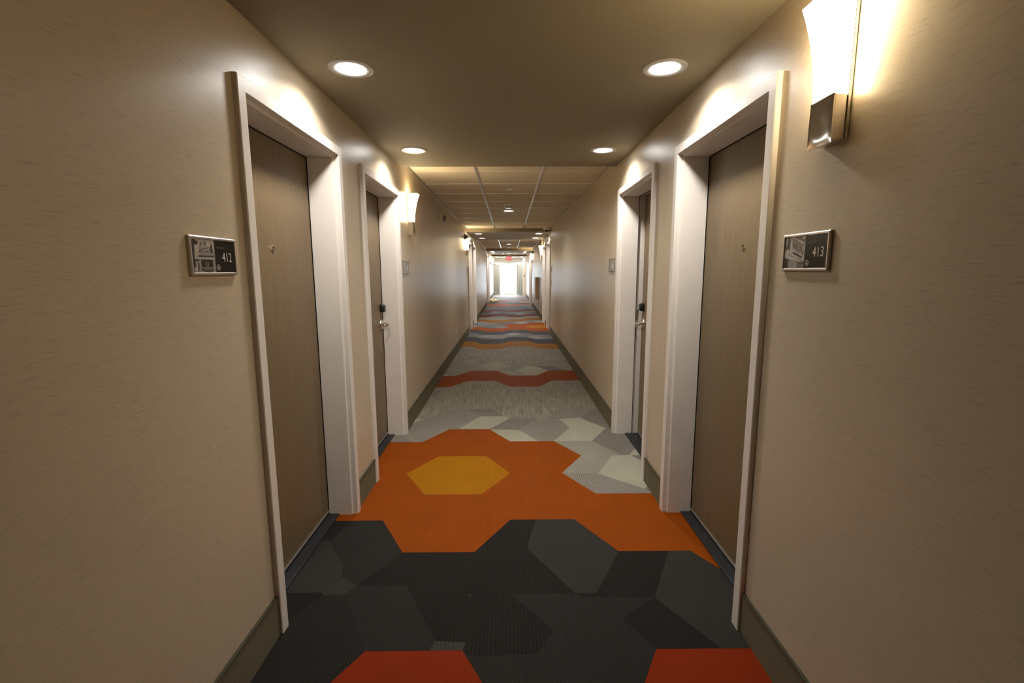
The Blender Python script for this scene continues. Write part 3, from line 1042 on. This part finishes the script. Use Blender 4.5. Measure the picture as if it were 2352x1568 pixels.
# ---------------------------------------------------------------- window end
win = struct(empty('window_1', (0, Y1, 0)), 'bright overexposed window at the end of the corridor', 'window')
bm = bmesh.new()
t = .045
for x0, x1, z0, z1 in ((WX0, WX0 + t, WZ0, WZ1), (WX1 - t, WX1, WZ0, WZ1), (WX0, WX1, WZ0, WZ0 + .05), (WX0, WX1, WZ1 - t, WZ1)):
    box(bm, (x0, .06, z0), (x1, .12, z1))
obj('window_frame', bm, M['white'], win)
bm = newbox((WX0 + t, .086, WZ0 + .05), (WX1 - t, .092, WZ1 - t))
obj('window_pane', bm, M['glass'], win)
bm = bmesh.new()
box(bm, (-.26, .045, .035), (-.10, .058, .155), .003)
box(bm, (-.06, .045, .035), (.30, .058, .150), .003)
obj('roof_standin_panel', bm, M['trimwhite'], win)  # added pale blocks standing in for faint roofs outside the glass

def curtain(x0, x1, label):
    bm = bmesh.new()
    n, zs = 120, 14
    rows = []
    for j in range(zs + 1):
        z = .035 + (1.80 - .035) * j / zs
        row = []
        for i in range(n + 1):
            u = i / n
            ph = 2 * PI * u * 6.2
            amp = .035 * (1 - .25 * j / zs)
            y = -.065 + amp * math.sin(ph + .5 * math.sin(3 * u + z)) + .012 * math.sin(2.3 * ph + z * 1.5)
            row.append(bm.verts.new((x0 + (x1 - x0) * u, y, z)))
        rows.append(row)
    for A, B in zip(rows, rows[1:]):
        for i in range(n):
            bm.faces.new((A[i], A[i + 1], B[i + 1], B[i]))
    r = empty('curtain', (0, Y1, 0))
    obj('curtain_cloth', bm, M['curtain'], r, True)
    for i in range(7):
        x = x0 + (x1 - x0) * (i + .5) / 7
        obj('curtain_hook', newbox((x - .006, -.09, 1.795), (x + .006, -.05, 1.83)), M['blackplastic'], r)
    tag(r, label, 'curtain', 'curtains at the end window')
curtain(-.90, -.545, 'pale grey pleated curtain at the end window on the 412 side')
curtain(.39, .775, 'pale grey pleated curtain at the end window beside the white post')
tr = obj('curtain_track', newbox((-.92, Y1 - .085, 1.83), (.78, Y1 - .045, 1.855), .003), M['white'])
tag(tr, 'slim white curtain track over the end window', 'curtain track')
post = struct(obj('trim_1', newbox((.785, 27.75, 0), (XR, Y1, 2.19)), M['frame']), 'white post beside the curtain at the corridor end, 413 side', 'trim')
rd = obj('mounted_card_reader', newbox((.83, 27.725, 1.09), (.875, 27.75, 1.20), .004), M['blackplastic'])
tag(rd, 'small dark access box on the white post by the curtain', 'access reader')

# ---------------------------------------------------------------- heap of linen, crumbs
bm = bmesh.new()
bmesh.ops.create_icosphere(bm, subdivisions=5, radius=1)
for v in bm.verts:
    d = v.co.copy()
    f = 1 + .26 * noise.noise(d * 2.3) + .16 * (1 - 2 * abs(noise.noise(d * 4.7 + Vector((3, 1, 2))))) + .05 * noise.noise(d * 11)
    p = Vector((d.x * .20, d.y * .17, d.z * .105)) * f
    if d.x < 0:
        p.z *= 1.25
    else:
        p.z *= .70
    v.co = Vector((p.x, p.y, max(p.z + .055, .002)))
heap = obj('linen_heap', bm, M['linen'], None, True)
heap.location = (-.735, 22.25, 0)
tag(heap, 'crumpled cream linen heap on the carpet far down the corridor', 'linen')
bm = bmesh.new()
bmesh.ops.create_icosphere(bm, subdivisions=2, radius=.018)
for v in bm.verts:
    v.co.z = max(v.co.z * .45 + .006, 0)
    v.co.x *= 1 + .3 * noise.noise(v.co * 90)
crumb = obj('carpet_crumb', bm, M['speck'])
crumb.location = (-.262, 15.95, 0)
tag(crumb, 'tiny dark crumb on the carpet far along the corridor', 'crumb')
bm = bmesh.new()
bmesh.ops.create_icosphere(bm, subdivisions=2, radius=.0022)
for v in bm.verts:
    v.co.z = max(v.co.z * .6 + .001, 0)
    v.co.x *= 1.5 + .5 * noise.noise(v.co * 500)
lint = obj('lint_scrap', bm, M['lint'])
lint.location = (-.184, 1.95, 0)
tag(lint, 'tiny orange scrap of lint on the charcoal carpet', 'lint')

# ---------------------------------------------------------------- daylight
w = bpy.data.worlds.new('sky')
scene.world = w
w.use_nodes = True
bg = w.node_tree.nodes['Background']
bg.inputs['Color'].default_value = (.80, .90, 1.0, 1)
bg.inputs['Strength'].default_value = 200.0
pl = bpy.data.lights.new('window_portal', 'AREA')
pl.shape = 'RECTANGLE'
pl.size = WX1 - WX0
pl.size_y = WZ1 - WZ0
pl.cycles.is_portal = True
po = bpy.data.objects.new('window_portal', pl)
COL.objects.link(po)
po.location = ((WX0 + WX1) / 2, Y1 + .17, (WZ0 + WZ1) / 2)
po.rotation_euler = (-PI / 2, 0, 0)

# ---------------------------------------------------------------- camera
cd = bpy.data.cameras.new('camera')
cam = bpy.data.objects.new('camera', cd)
COL.objects.link(cam)
FPX, PITCH, YAW, ROLL = 1093.955, .1477, .0049, -.0040
cd.sensor_fit = 'HORIZONTAL'
cd.sensor_width = 36
cd.lens = 36 * FPX / 2352
cd.clip_start = .02
cd.clip_end = 200
def world_dir(X, Z, D):
    y = D * math.cos(PITCH) + Z * math.sin(PITCH)
    z = -D * math.sin(PITCH) + Z * math.cos(PITCH)
    return Vector((X * math.cos(YAW) + y * math.sin(YAW), -X * math.sin(YAW) + y * math.cos(YAW), z))
fwd = world_dir(0, 0, 1)
right = world_dir(math.cos(ROLL), math.sin(ROLL), 0)
up = right.cross(fwd)
rot = Matrix((right, up, -fwd)).transposed()
cam.matrix_world = Matrix.Translation((0, 0, EYE)) @ rot.to_4x4()
scene.camera = cam

# ---------------------------------------------------------------- look
scene.view_settings.view_transform = 'Standard'
scene.view_settings.look = 'None'
scene.view_settings.exposure = -0.05
scene.cycles.max_bounces = 12
scene.cycles.diffuse_bounces = 8
scene.cycles.sample_clamp_indirect = 8
